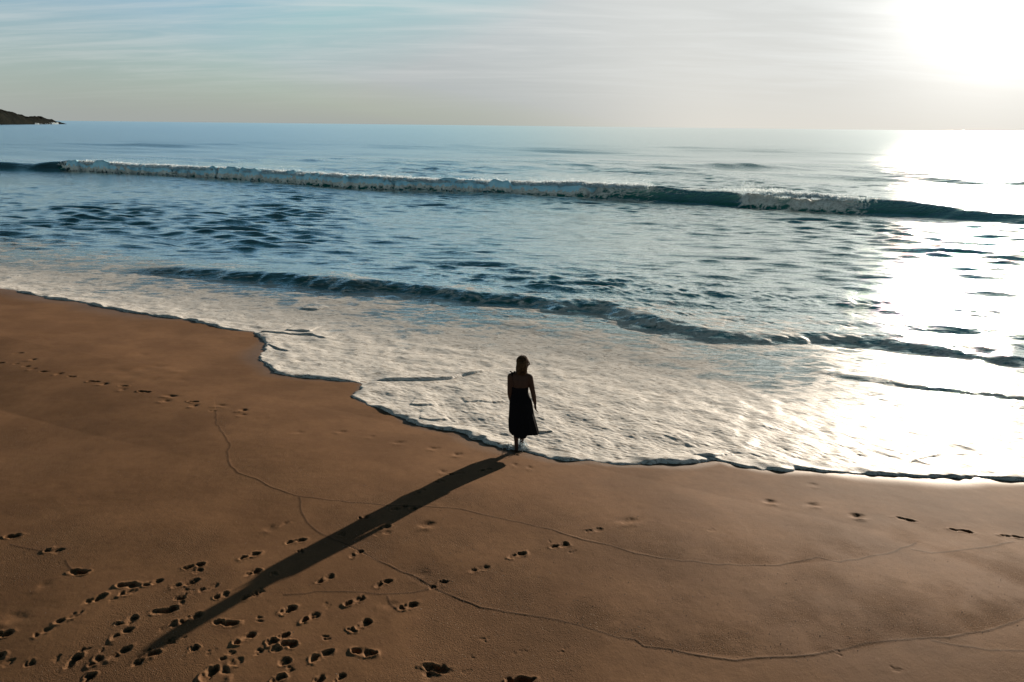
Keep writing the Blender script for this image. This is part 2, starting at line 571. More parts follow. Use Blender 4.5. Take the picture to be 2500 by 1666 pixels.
S3 = 2353 / 640.0
PR = {'a': (0, 1240, S3), 'b': (600, 1240, S3), 'c': (1240, 1240, S3), 'd': (1860, 1150, 1945 / 640.0), 'e': (600, 1040, 2353 / 740.0), 'g': (0, 830, 2334 / 640.0)}
PRINTS = {
    'a': [(50, 258, 200, 252, 'h'), (400, 385, 570, 385, 'f', .038), (620, 578, 800, 592, 'h'), (1060, 700, 1255, 715, 'h'),
          (1270, 725, 1475, 658, 'f'), (1070, 785, 1220, 768, 'f'), (1640, 560, 1850, 512, 'f', .045), (1740, 590, 1830, 570, 'h', .03),
          (1540, 728, 1800, 658, 'f'), (1650, 755, 1725, 745, 'p'), (1775, 760, 1970, 700, 'f', .022), (1570, 832, 1690, 800, 'h', .04),
          (1350, 955, 1600, 930, 'h', .055), (1600, 880, 1650, 878, 'p'), (740, 876, 965, 800, 'f', .034), (985, 852, 1060, 828, 'p'),
          (480, 1060, 745, 955, 'f', .036), (290, 1165, 470, 1095, 'f', .025), (-60, 1170, 135, 1115, 'h', .05), (1030, 1080, 1250, 995, 'f', .045),
          (1000, 1190, 1210, 1085, 'f', .032), (1905, 1040, 2140, 1060, 'f', .048), (1430, 1115, 1600, 1050, 'f'), (1590, 1060, 1830, 970, 'f'),
          (1920, 830, 2060, 780, 'f'), (2160, 840, 2350, 762, 'f'), (2200, 622, 2353, 565, 'f'), (2145, 470, 2345, 408, 'f'), (2090, 1240, 2290, 1142, 'f', .036),
          (1530, 1205, 1640, 1192, 'p', .03), (1690, 1278, 1790, 1272, 'h', .035), (1870, 1320, 1940, 1312, 'p'), (1970, 1352, 2110, 1332, 'p', .025),
          (2050, 1420, 2190, 1385, 'h', .035), (1980, 1492, 2060, 1460, 's', .02), (1800, 1560, 1960, 1440, 'h', .065), (750, 1540, 830, 1540, 'h'),
          (1185, 1425, 1460, 1298, 'f', .045), (1250, 1322, 1350, 1310, 'p', .03), (980, 1385, 1190, 1252, 'f', .036), (910, 1275, 990, 1255, 'p'),
          (800, 1445, 925, 1335, 'f', .04), (580, 1450, 740, 1325, 'h', .06), (700, 1300, 800, 1282, 'p', .03), (430, 1400, 520, 1372, 'p', .025),
          (220, 1420, 330, 1382, 'f', .03), (10, 1412, 110, 1390, 'p', .028), (-40, 1380, 30, 1300, 'h', .04), (60, 950, 240, 1020, 's', .01),
          (330, 690, 480, 690, 's', .008)],
    'b': [(350, 325, 550, 290, 'f', .036), (340, 130, 385, 150, 's', .01), (150, 175, 300, 175, 's', .01), (1170, 203, 1310, 155, 'f', .028),
          (1150, 243, 1325, 218, 'f', .014), (940, 452, 1050, 382, 'f', .03), (1530, 152, 1720, 140, 's', .022), (630, 690, 792, 610, 'f', .034),
          (1155, 720, 1322, 632, 'f'), (1650, 720, 1815, 638, 'f', .033), (2005, 565, 2190, 512, 'f', .033), (880, 882, 1078, 803, 'f', .036),
          (1360, 912, 1558, 850, 'f', .033), (310, 975, 455, 885, 'h', .055), (500, 1040, 670, 945, 'f', .038), (985, 1075, 1135, 1010, 'h', .05),
          (915, 1128, 1000, 1090, 'h', .02), (110, 1012, 160, 1010, 'p', .02), (0, 1172, 85, 1145, 'h', .032), (170, 1240, 300, 1190, 'h', .036),
          (300, 1185, 390, 1140, 'h', .036), (320, 1228, 468, 1252, 'h', .055), (240, 1300, 320, 1265, 'h', .02), (60, 1315, 150, 1300, 'p', .035),
          (570, 1385, 792, 1280, 'f', .045), (935, 1290, 1180, 1312, 'f', .055), (300, 1392, 410, 1388, 'h', .035), (370, 1465, 450, 1450, 'p', .03),
          (230, 1560, 370, 1520, 'h', .05), (610, 1562, 700, 1550, 'h', .04), (800, 1522, 880, 1520, 'p', .04), (1590, 1420, 1845, 1472, 'h', .07),
          (1580, 1490, 1680, 1480, 's', .03), (450, 412, 540, 390, 'f', .025), (230, 622, 290, 600, 'h', .02), (70, 790, 172, 740, 'f', .034),
          (0, 612, 150, 568, 'f', .03), (2330, 1545, 2400, 1520, 'h', .035), (1490, 590, 1680, 560, 's', .012), (700, 1180, 740, 1172, 'p', .02),
          (1260, 830, 1330, 905, 's', .008), (720, 885, 735, 870, 'p', .01), (2110, 1165, 2230, 1182, 'p', .008), (1990, 1330, 2030, 1332, 'p', .01), (1930, 1440, 2040, 1475, 'p', .01)],
    'c': [(8, 437, 168, 388, 'f', .034), (385, 348, 562, 322, 'f', .034), (690, 212, 862, 188, 'f', .022), (955, 132, 1205, 98, 's', .018),
          (-20, 1560, 245, 1530, 'h', .07), (60, 1280, 160, 1300, 'p', .012), (450, 1288, 540, 1250, 'p', .012), (1820, 198, 1840, 198, 'p', .015),
          (565, 385, 590, 385, 'p', .014), (340, 300, 356, 300, 'p', .012)],
    'd': [(0, 225, 110, 222, 's', .022), (310, 250, 440, 245, 's', .02), (635, 332, 765, 326, 's', .032), (985, 345, 1160, 372, 'h', .035),
          (1370, 425, 1600, 457, 'f', .055), (1765, 470, 1960, 488, 'f', .05), (320, 98, 430, 100, 's', .01), (540, 1355, 580, 1362, 'p', .012), (985, 1475, 1020, 1485, 'p', .012)],
    'e': [(1560, 380, 1700, 362, 'f', .025), (1470, 445, 1550, 425, 'f', .02), (1320, 522, 1400, 490, 'f', .028), (1120, 655, 1190, 640, 'h', .025),
          (1200, 632, 1262, 615, 'h', .025), (1270, 652, 1335, 635, 'h', .03), (870, 722, 960, 700, 'f', .025), (720, 860, 770, 840, 'h', .02),
          (1815, 352, 1917, 330, 'f', .02), (2085, 228, 2120, 224, 'h', .022), (700, 35, 790, 45, 's', .014), (1120, 130, 1250, 120, 's', .016),
          (1400, 165, 1510, 172, 's', .016), (1590, 215, 1690, 217, 's', .018), (2050, 298, 2120, 300, 's', .01), (2160, 322, 2235, 322, 's', .01),
          (1470, 350, 1580, 352, 's', .012), (930, 75, 1010, 80, 's', .008), (345, 45, 470, 50, 's', .008)],
    'g': [(128, 120, 208, 120, 'h', .045), (250, 180, 340, 180, 's', .025), (-25, 210, 42, 212, 'h', .045), (118, 220, 162, 222, 'h', .025),
          (205, 243, 272, 246, 'h', .028), (280, 266, 318, 270, 's', .02), (348, 290, 432, 292, 'h', .04), (500, 303, 550, 308, 's', .025), (600, 325, 682, 330, 'h', .03),
          (778, 370, 885, 376, 'h', .05), (890, 385, 972, 395, 's', .025), (1062, 405, 1142, 412, 'h', .04), (1060, 438, 1135, 440, 's', .015),
          (1228, 452, 1345, 465, 'h', .055), (1450, 485, 1600, 502, 's', .025), (1440, 530, 1520, 546, 's', .02), (1668, 540, 1762, 550, 'h', .045),
          (1700, 575, 1762, 580, 's', .025), (1850, 628, 1930, 632, 'p', .03), (1900, 573, 2040, 582, 's', .018), (2120, 620, 2215, 625, 's', .03),
          (2120, 660, 2200, 665, 's', .014)],
}
for key, lst in PRINTS.items():
    ox, oy, s = PR[key]
    for it in lst:
        footprint((ox + it[0] / s, oy + it[1] / s), (ox + it[2] / s, oy + it[3] / s), it[4], it[5] if len(it) > 5 else None)

# swash marks: thin ridges of sand and grit left by earlier waves
SW = [
    ([(495, 945), (497, 975), (515, 1000), (529, 1020), (524, 1045), (528, 1065), (545, 1085), (600, 1105), (625, 1120), (680, 1140),
      (740, 1148), (800, 1155), (860, 1158), (920, 1162), (1000, 1165), (1060, 1170), (1130, 1187), (1220, 1207), (1290, 1225),
      (1340, 1240), (1400, 1252), (1460, 1272), (1540, 1285), (1620, 1295), (1700, 1300), (1790, 1300), (1840, 1290), (1880, 1280),
      (1930, 1292), (1990, 1280), (2060, 1266), (2105, 1248)], 0.0075, 0.5, 0.6),
    ([(2095, 1263), (2140, 1272), (2190, 1268), (2260, 1258), (2330, 1243)], 0.006, 0.4, 0.3),
    ([(688, 1143), (690, 1165), (700, 1190), (715, 1210), (738, 1228), (790, 1250), (830, 1268), (870, 1290)], 0.0045, 0.3, 0.0),
    ([(870, 1290), (920, 1312), (975, 1335),
      (1010, 1355), (1060, 1375), (1105, 1393), (1160, 1403), (1210, 1410), (1280, 1422), (1330, 1435), (1380, 1450), (1420, 1463),
      (1460, 1468), (1480, 1483), (1540, 1490), (1590, 1502), (1650, 1512), (1690, 1518), (1740, 1513), (1820, 1512), (1870, 1508),
      (1940, 1495), (1990, 1480), (2050, 1474), (2110, 1470), (2180, 1468), (2260, 1455), (2310, 1440), (2353, 1425), (2450, 1400)], 0.0085, 0.95, 1.0),
    ([(655, 1370), (700, 1368), (760, 1362), (830, 1362), (900, 1364), (950, 1360), (985, 1352)], 0.004, 0.35, 0.25),
    ([(890, 1370), (895, 1385), (910, 1398), (925, 1400)], 0.004, 0.2, 0.0),
    ([(2140, 1475), (2200, 1487), (2270, 1498), (2353, 1500), (2420, 1504)], 0.004, 0.3, 0.2),
    ([(25, 1252), (70, 1262), (110, 1268)], 0.004, 0.3, 0.3),
    ([(150, 1288), (166, 1312)], 0.004, 0.2, 0.0),
]
for pts, hgt, width, gr in SW:
    P = gview(pts)
    # subdivide and wobble so that the line is not made of straight pieces
    Q = [P[0]]
    for a, b in zip(P[:-1], P[1:]):
        n = max(1, int(np.linalg.norm(b - a) / 0.12))
        for k in range(1, n + 1):
            t = k / n
            o = RNG.normal(0, 0.012, 2) if k < n else 0
            Q.append(a * (1 - t) + b * t + o)
    Q = np.array(Q)
    # work in windows of a few segments
    for s in range(0, len(Q) - 1, 6):
        seg = Q[s:min(s + 7, len(Q))]
        c = seg.mean(0)
        rad = np.max(np.hypot(*(seg - c).T)) + 0.08
        w = window(c[0], c[1], rad)
        d, side = poly_dist(X[w], Y[w], seg)
        hh = 0.5 * hgt * (0.65 + 0.7 * (0.5 + 0.5 * math.sin(s * 0.37)))
        g = np.exp(-(d / 0.012) ** 2)
        cur = linea[w]
        addz = hh * np.maximum(g - cur * 1.2, 0)
        Z[w] += addz
        linea[w] = np.maximum(cur, g * 0.85)
    if gr > 0:
        Qs = Q[::5] if len(Q) > 12 else Q
        c = Qs.mean(0)
        rad = np.max(np.hypot(*(Qs - c).T)) + width * 3
        w = window(c[0], c[1], rad)
        d, side = poly_dist(X[w], Y[w], Qs)
        sea = (side > 0)
        n = 0.55 + 0.45 * samp(T_soft, 40, X[w] * 3, Y[w] * 3, 0.7) + 0.25 * samp(T_mid, 9, X[w], Y[w], 0.2)
        g = np.where(sea, np.exp(-d / width), np.exp(-d / 0.03)) * gr * np.clip(n, 0.1, 1.5)
        grit[w] = np.maximum(grit[w], np.clip(g, 0, 1))
# grit over the left foreground as well
grit = np.maximum(grit, 0.55 * sstep(samp(T_soft, 40, X * 1.7, Y * 1.7, 2.0), -0.2, 1.6) * sstep(-q, 1.5, 4.5))

# wet film beside the swash, mostly on the left
msk = (RR < 60) & (q > -1.5)
ds = np.full(Z.shape, 9.0)
dd, _ = poly_dist(X[msk], Y[msk], shore)
ins = inside(X[msk], Y[msk], shore_poly)
ds[msk] = np.where(ins, -dd, dd)
wid = 0.30 + 0.9 * sstep(-X, 7, 15) + 0.25 * sstep(X, 2, 9) + 0.2 * samp(T_soft, 40, X[:, :] * 1.0, Y, 0.6)
wid = np.maximum(wid, 0.1)
wet = np.where(ds > 0, 0.8 * (1 - sstep(ds / wid, 0.1, 1.0)), 1.0) * (q > -1.5)
Z = np.where((ds < 0) & (ds > -9), Z - 0.004 - 0.03 * sstep(-ds, 0.05, 0.6), Z)
SAND = dict(X=X, Y=Y, Z=Z)
co = np.stack([X, Y, Z], -1).reshape(-1, 3)
attr = np.stack([wet, grit, linea, np.ones_like(wet)], -1).reshape(-1, 4)
kz = (Z[:-1, :-1] > -1.6)
quads = grid_quads(len(rs), len(azs), kz)
co, quads, attr = compact(co, quads, attr)
sand = link(np_mesh('sand_beach', co, quads, M_SAND, True, attr))
tag(sand, 'brown wet sand beach with footprints and thin swash lines sloping to the sea', 'beach', kind='structure')

# a plain sea bed continues the ground out under the water
b = np.array([[-30000, -400], [30000, -400], [30000, 30000], [-30000, 30000]], float)
bed = link(np_mesh('sea_bed', np.column_stack([b, np.full(4, -3.2)]), np.array([[0, 1, 2, 3]]), M_SAND, True, np.tile([1.0, 0, 0, 1], (4, 1))))
tag(bed, 'sandy sea bed below the water', 'sea bed', kind='structure')

# ---- water ----------------------------------------------------------
rw = []
r = 7.0
while r < 34:
    rw.append(r)
    r *= 1 + 0.0018 * QUAL
while r < 105:
    rw.append(r)
    r *= 1 + 0.0021 * QUAL
g = 0.0023
while r < 26000:
    rw.append(r)
    g = min(g * 1.013, 0.06)
    r *= 1 + g
rw = np.array(rw)
azw = axis_az(46, 0.075 * QUAL, 125)
RR, AA = np.meshgrid(rw, azw, indexing='ij')
X = RR * np.sin(AA)
Y = RR * np.cos(AA)
q, p = qp(X, Y)
spc = np.gradient(rw)[:, None] * np.ones_like(X)
spa = RR * np.gradient(azw)[None, :]
sp = np.maximum(spc, spa * 0.7)


def lod(lam):
    return sstep(lam / sp, 1.8, 4.2)


# distance to the shoreline
near = RR < 45
D = np.full(X.shape, 30.0)
# fine irregularity of the edge
wx = 0.03 * samp(T_mid, 9, X[near] * 1.0, Y[near], 0.4)
wy = 0.03 * samp(T_mid, 9, X[near] + 4, Y[near] + 2, 1.4)
dd, _ = poly_dist(X[near] + wx, Y[near] + wy, shore)
ins = inside(X[near] + wx, Y[near] + wy, shore_poly)
D[near] = np.where(ins, dd, -dd)
far_ = ~near
D[far_] = np.where(q[far_] > 3, 30.0, -30.0)

Ba = beach(X, Y)
lipvar = 1 + 0.45 * samp(T_soft, 40, X * 5, Y * 5, 0.9)
lipvar = np.clip(lipvar, 0.2, 1.8)
w_ = 0.075
lip = 0.042 * lipvar * np.sqrt(np.clip(1 - (1 - np.clip(D / w_, 0, 1)) ** 2, 0, 1))
lip = lip * (1 - 0.35 * sstep(D, 0.10, 0.5))
thick = lip + 0.03 * sstep(D, 0.5, 4)
# swash surface follows the sand, then meets the still level
s1 = Ba + thick
kk = 0.16
hgt_ = np.clip(0.5 + 0.5 * (s1 - ZS) / kk, 0, 1)
W = s1 * hgt_ + ZS * (1 - hgt_) + kk * hgt_ * (1 - hgt_)
W = np.where(D > 25, ZS, W)
msea = sstep(q, 6.5, 14.0)

# chop
TB = [(ftile(512, 170, 9, 38, 2.0, TH_ := (math.pi / 2 - TH), 6, 21), 170, 0.07, 9, 0.0),
      (ftile(512, 47, 2.2, 9, 1.9, math.pi / 2 - TH, 10, 22), 47, 0.028, 2.2, 0.25),
      (ftile(512, 12.3, 0.55, 2.2, 1.9, math.pi / 2 - TH, 12, 23), 12.3, 0.028, 0.55, -0.2),
      (ftile(512, 3.7, 0.14, 0.55, 1.8, math.pi / 2 - TH, 7, 24), 3.7, 0.0070, 0.14, 0.35)]
chop = np.zeros_like(X)
patch = 0.75 + 0.35 * samp(T_soft, 40, X / 7, Y / 7, 0.3)
for i, (t, L, amp, lam, rot) in enumerate(TB):
    h = samp(t, L, X, Y, rot)
    h = h + 0.22 * h * np.abs(h)          # sharper crests, flatter troughs
    ms = msea if i > 0 else sstep(q, 14, 60)
    if i == 3:
        ms = 0.25 + 0.75 * ms
    if i == 2:
        ms = 0.10 + 0.9 * ms
    if i >= 2:
        ms = ms * (0.5 + 0.5 * sstep(q, 9, 20))
    if i in (1, 2):
        h = h * (1 + 0.9 * sstep(q, 50, 95))
    chop += amp * h * lod(lam) * ms * (np.clip(patch, 0.3, 1.6) if i else 1.0)
W = W + chop * sstep(D, 0.0, 0.8)

# swell lines beyond the break
sw = 0.15 * np.sin((q - 0.05 * p) * 2 * np.pi / 21 + 1.3 * samp(T_soft, 40, X / 25, Y / 25, 0.2)) + 0.07 * np.sin(q * 2 * np.pi / 9.4 + 1.7 * samp(T_soft, 40, X / 18, Y / 18, 1.2))
W = W + sw * sstep(q, 55, 80) * (1 - sstep(sp, 2.0, 5.0)) * (0.6 + 0.5 * samp(T_soft, 40, X / 12, Y / 12, 0.5))

foam = np.zeros_like(X)
shallow = np.zeros_like(X)
thin = np.zeros_like(X)

n_big = samp(T_soft, 40, X / 1.2, Y / 1.2, 0.8)
n_mid = samp(T_mid, 9, X / 2, Y / 2, 0.8)
# edge of the white apron, as q along the shore
apr_p = np.array([-60, -20, -10, -4, 0, 4, 9, 16, 60])
apr_q = np.array([7.5, 7.2, 8.2, 8.6, 8.6, 8.2, 8.4, 9.0, 8])
aq = np.interp(p, apr_p, apr_q)
foam = (1 - sstep(q + 0.7 * n_big, aq - 4.6, aq + 0.6)) * 0.32 + 0.63
foam = foam * (1 - sstep(q + 0.6 * n_big + 0.3 * n_mid, aq - 0.4, aq + 2.6))
foam = np.maximum(foam, 0.34 * (1 - sstep(q + 1.2 * n_big, aq + 1, aq + 5.0)))
foam = np.maximum(foam, 0.97 * (1 - sstep(D, 0.12, np.clip(1.2 + 0.4 * n_big, 0.5, 2.2))))
foam = np.minimum(foam - 0.07 * n_mid * sstep(D, 0.3, 2) * (foam > 0.2), 0.97)
shallow = 1 - sstep(q + 0.5 * n_big, 7.0, 13.0)

# relief of the foam carpet
T_f1 = ftile(512, 4.1, 0.07, 0.26, 1.2, math.pi / 2 - TH - 0.1, 1.4, 31)
T_f2 = ftile(512, 14, 0.5, 2.2, 1.6, math.pi / 2 - TH, 2.2, 32)
ap = (1 - sstep(q, aq, aq + 3)) * sstep(D, 0.02, 0.5)
W = W + 0.0026 * samp(T_f1, 4.1, X, Y, 0.05) * ap * lod(0.08) + 0.0014 * samp(T_f2, 14, X, Y, 0.0) * ap * sstep(D, 0.3, 1.5)


def ridge(pts, zl, h, front, back, fo=None, noise_=0.2, rad=6.0, taper=0.08):
    """a small bore: steep side towards the beach, long back towards the sea.
    pts in view pixels give the foot of its front."""
    global W, foam
    P = np.array([plane(a * K, b * K, zl)[:2] for a, b in pts]) if zl is not None else gview(pts)
    m = (X > P[:, 0].min() - rad) & (X < P[:, 0].max() + rad) & (Y > P[:, 1].min() - rad) & (Y < P[:, 1].max() + rad)
    x = X[m]
    y = Y[m]
    wob = noise_ * samp(T_mid, 9, x / 2.5, y / 2.5, 0.3)
    best = np.full(x.shape, 1e9)
    sd = np.zeros(x.shape)
    tt = np.zeros(x.shape)
    S = np.concatenate([[0], np.cumsum(np.hypot(*np.diff(P, axis=0).T))])
    for i in range(len(P) - 1):
        a, b2 = P[i], P[i + 1]
        e = b2 - a
        L = np.hypot(*e)
        e = e / L
        t = (x - a[0]) * e[0] + (y - a[1]) * e[1]
        tc = np.clip(t, 0, L)
        dx = x - a[0] - tc * e[0]
        dy = y - a[1] - tc * e[1]
        d = np.hypot(dx, dy)
        k = d < best
        best[k] = d[k]
        sd[k] = (np.sign(e[0] * dy - e[1] * dx) * d)[k]
        tt[k] = ((S[i] + tc) / S[-1])[k]
    hv = h if np.isscalar(h) else np.interp(tt, np.linspace(0, 1, len(h)), h)
    s = sd + wob * front
    prof = np.where(s < 0, 0, np.where(s < front, np.sin(np.clip(s / front, 0, 1) * np.pi / 2) ** 1.2, np.exp(-(s - front) / back)))
    tap = sstep(tt, 0, taper) * (1 - sstep(tt, 1 - taper, 1))
    W[m] += hv * prof * tap
    if fo is not None:
        fm = np.exp(-((s - front * 0.8) / (front * 1.2)) ** 2) * tap
        foam[m] = foam[m] * (1 - fm) + fo * fm
    return m, s, tt, tap


# second small wave rolling over the shallows
W2 = [(215, 622), (300, 627), (400, 632), (520, 641), (600, 648), (700, 658), (800, 668), (900, 673), (1000, 682), (1080, 694),
      (1190, 704), (1290, 714), (1380, 718), (1440, 738), (1500, 756), (1580, 772), (1650, 785), (1750, 790), (1850, 789), (1950, 788),
      (2050, 802), (2150, 812), (2250, 822), (2353, 845), (2500, 870)]
m2, s2, t2, tp2 = ridge(W2, ZS + 0.02, [0.05, 0.12, 0.2, .26, .29, .29, .28, .26, .28, .25, .19, .15, .15, .14, .12], 0.80, 2.2, None, 0.10, 7)
fr = np.exp(-((s2 - 0.25) / 0.42) ** 2) * tp2
foam[m2] = foam[m2] * (1 - fr) + fr * (0.06 + 0.40 * sstep(t2, 0.42, 0.62))
ff = np.exp(-((s2 + 0.35) / 0.35) ** 2) * tp2
foam[m2] = np.maximum(foam[m2], 0.62 * ff)
# low swell behind it
W2b = [(820, 628), (980, 640), (1190, 655), (1400, 672), (1600, 690), (1800, 700), (2000, 712), (2200, 728), (2400, 745)]
ridge(W2b, ZS, [0.03, .06, .08, .08, .07, .06, .05], 1.3, 2.2, None, 0.3, 7)
# bore on the right
W3 = [(1850, 846), (1900, 851), (1950, 859), (2050, 874), (2150, 886), (2250, 896), (2353, 906), (2480, 918)]
ridge(W3, -0.60, [0.02, 0.035, 0.045, .045, .045, .045], 0.28, 1.0, 0.45, 0.2, 4)
# ridges where tongues of foam run over each other
ridge([(850, 879), (900, 879), (960, 878), (1000, 878), (1040, 874), (1070, 868), (1110, 862), (1130, 858)], None, [.07, .07, .065, .055, .03], 0.06, 0.7, 1.0, 0.3, 3, 0.13)
ridge([(590, 768), (640, 770), (680, 771), (715, 773), (740, 781), (752, 783)], None, [.05, .05, .04, .03], 0.06, 0.6, 1.0, 0.3, 2)
ridge([(655, 764), (690, 766), (715, 768)], None, [.04, .05, .04], 0.06, 0.5, 1.0, 0.3, 2)
ridge([(612, 795), (635, 803), (662, 811)], None, [.03, .03, .02], 0.04, 0.3, 1.0, 0.3, 2)
ridge([(940, 936), (970, 938), (1010, 935)], None, [.03, .035, .02], 0.05, 0.3, 1.0, 0.3, 2)
ridge([(1068, 931), (1100, 930), (1145, 928), (1165, 927)], None, [.025, .03, .02], 0.05, 0.3, 1.0, 0.3, 2)
ridge([(962, 969), (990, 970), (1035, 967)], None, [.02, .03, .02], 0.05, 0.3, 1.0, 0.3, 2)
ridge([(1225, 999), (1250, 999), (1275, 997)], None, [.02, .03, .02], 0.04, 0.3, 1.0, 0.3, 2)
ridge([(1590, 1052), (1640, 1056), (1665, 1050), (1690, 1048)], None, [.02, .05, .03, .02], 0.05, 0.3, 1.0, 0.3, 2)
ridge([(2040, 1076), (2090, 1066), (2130, 1056), (2180, 1050), (2240, 1046)], None, [.01, .018, .018, .01], 0.07, 0.4, 0.8, 0.3, 2)
ridge([(690, 725), (730, 729), (760, 727)], None, [.03, .04, .02], 0.08, 0.5, 0.9, 0.3, 2)

# the breaking wave
W1C = [(-200, 366), (0, 372), (60, 375), (130, 369), (200, 370), (300, 377), (400, 381), (500, 385), (600, 391), (700, 397), (800, 402), (900, 407),
       (1000, 412), (1100, 415), (1200, 418), (1300, 418), (1400, 423), (1500, 425), (1600, 432), (1700, 434), (1800, 441), (1900, 449),
       (2000, 456), (2100, 464), (2200, 478), (2300, 488), (2353, 492), (2600, 512)]
W1T = [(-200, 388), (0, 392), (60, 394), (130, 396), (200, 397), (300, 402), (400, 407), (500, 411), (600, 418), (700, 424), (800, 429), (900, 434),
       (1000, 439), (1100, 443), (1200, 447), (1300, 451), (1400, 456), (1500, 462), (1600, 468), (1700, 474), (1800, 481), (1900, 487),
       (2000, 492), (2100, 497), (2200, 505), (2300, 512), (2353, 516), (2600, 532)]
tp, tq, th_ = [], [], []
for (u1, v1), (u2, v2) in zip(W1C, W1T):
    T = plane(u2 * K, v2 * K, ZS)
    qq, pp = qp(T[0], T[1])
    # height of the crest 1.4 m behind the foot
    d = Fv * FPX + Rv * (u1 * K - 1250) + Uv * (833 - v1 * K)
    t = ((P0 @ NQ) + qq + 1.4 - CAM[:2] @ NQ) / (d[:2] @ NQ)
    zc = CAM[2] + d[2] * t
    tp.append(pp)
    tq.append(qq)
    th_.append(zc - ZS)
tp = np.array(tp)
tq = np.array(tq)
th_ = np.clip(np.array(th_), 0.2, 1.6)
print('wave1 p', tp.round(0), 'q', tq.round(1), 'h', th_.round(2))
tpv = np.array([a[0] for a in W1T], float)       # view column, used to say where the wave is white
uv = np.interp(p, tp, tpv)
m1 = (q > 38) & (q < 75) & (RR < 330)
pm = p[m1]
qt = np.interp(pm, tp, tq) + 0.16 * samp(T_soft, 40, pm * 0.5, pm * 0 + 3, 0)
hh = np.interp(pm, tp, th_)
hh = hh * (1 + 0.05 * samp(T_soft, 40, pm * 0.5, pm * 0 + 9, 0) + 0.10 * samp(T_soft, 40, pm * 0.22, pm * 0 + 21, 0))
hh = hh * np.where(pm < tp[0], np.exp(-((pm - tp[0]) / 40) ** 2), 1) * np.where(pm > tp[-1], np.exp(-((pm - tp[-1]) / 30) ** 2), 1)
s = q[m1] - qt
um = uv[m1]
white = sstep(um + 40 * samp(T_soft, 40, pm * 0.6, s * 2, 0), 150, 215) * (1 - sstep(um + 30 * samp(T_soft, 40, pm * 0.5, s * 2, 0), 1340, 1530)) + 0.75 * sstep(um, 1690, 1715) * (1 - sstep(um, 1765, 1800)) + 0.85 * sstep(um, 1790, 1830) * (1 - sstep(um, 1900, 2010))
white = np.clip(white, 0, 1)
T_l = ftile(512, 26, 0.5, 4.0, 1.8, seed=41)
lump = samp(T_l, 26, X[m1], Y[m1], 0.5)
face = np.where(s < 1.5, sstep(s, -0.5, 1.5) ** 0.9, np.exp(-((s - 1.5) / 4.2) ** 1.2))
sr = s + 0.22 * lump
roll = np.where(sr < 1.1, np.sqrt(np.clip(1 - (1 - np.clip((sr - 0.1) / 1.0, 0, 1)) ** 2, 0, 1)) * 0.94, 0.94 * np.exp(-((sr - 1.1) / 2.6) ** 1.1))
prof = face * (1 - white) + roll * white
body = (s > 0.0) * np.exp(-np.clip(s - 1.0, 0, 9) / 1.2)
W[m1] = W[m1] * (1 - 0.5 * body) + ZS * 0.5 * body
W[m1] += hh * prof + white * body * 0.11 * lump
fw = white * sstep(sr, 0.05, 0.22) * (1 - sstep(s, 1.9 + 0.5 * lump, 4.2))
foam[m1] = np.maximum(foam[m1], 1.2 * fw)
# a thin broken foam line on the unbroken crest
cr = (1 - white) * np.exp(-((s - 1.55) / 0.25) ** 2) * sstep(um, 1480, 1600)
foam[m1] = np.maximum(foam[m1], 0.50 * cr)
# unbroken face, where its backlit glow is painted in pale green
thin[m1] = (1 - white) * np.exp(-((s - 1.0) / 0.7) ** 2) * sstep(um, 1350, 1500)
WAVE = (tp, tq, th_, tpv)

# water standing around the woman's ankles
for cx, cy, rx, ry, a in [(P0[0] - 0.16, P0[1] + 0.06, 0.12, 0.09, 0.05), (P0[0] + 0.10, P0[1] + 0.14, 0.10, 0.10, 0.05), (P0[0], P0[1] + 0.05, .16, .08, .025)]:
    W += a * np.exp(-(((X - cx) / rx) ** 2 + ((Y - cy) / ry) ** 2)) * (RR < 20)

foam = np.where(foam < 0.06, 0, np.clip(foam, 0, 1.15))
rough = 0.09 + 0.25 * sstep(np.log(np.maximum(sp, 1e-3)), math.log(0.05), math.log(3.0))
W = np.where(D < 0, np.minimum(Ba - 0.03, W), W)
co = np.stack([X, Y, W], -1).reshape(-1, 3)
attr = np.stack([foam, shallow, thin, rough], -1).reshape(-1, 4)
keep = (D[:-1, :-1] > -0.12) | (D[1:, 1:] > -0.12) | (D[:-1, 1:] > -0.12)
quads = grid_quads(len(rw), len(azw), keep)
co, quads, attr = compact(co, quads, attr)
sea = link(np_mesh('sea_water', co, quads, M_WATER, True, attr))
tag(sea, 'blue green sea with a breaking wave and white foam running up the beach', 'sea', kind='structure')
print('sand', len(sand.data.vertices), 'sea', len(sea.data.vertices))
del RR, AA, D, Ba, q, p, W, foam, shallow, thin, co, attr, quads

# ------------------------------------------------------------------ spray along the breaking wave
tp, tq, th_, tpv = WAVE


def wave_pt(u, s):
    pp = np.interp(u, tpv, tp)
    qq = np.interp(pp, tp, tq) + s
    h = np.interp(pp, tp, th_)
    xy = P0[None, :] + qq[:, None] * NQ[None, :] + pp[:, None] * NP_[None, :]
    return xy, h


def octas(C, S):
    base = np.array([[1, 0, 0], [-1, 0, 0], [0, 1, 0], [0, -1, 0], [0, 0, 1], [0, 0, -1]], float)
    tri = np.array([[0, 2, 4], [2, 1, 4], [1, 3, 4], [3, 0, 4], [2, 0, 5], [1, 2, 5], [3, 1, 5], [0, 3, 5]])
    n = len(C)
    jit = RNG.uniform(0.6, 1.4, (n, 6, 1))
    co = C[:, None, :] + base[None] * S[:, None, None] * jit
    t = tri[None] + (np.arange(n) * 6)[:, None, None]
    return co.reshape(-1, 3), t.reshape(-1, 3)


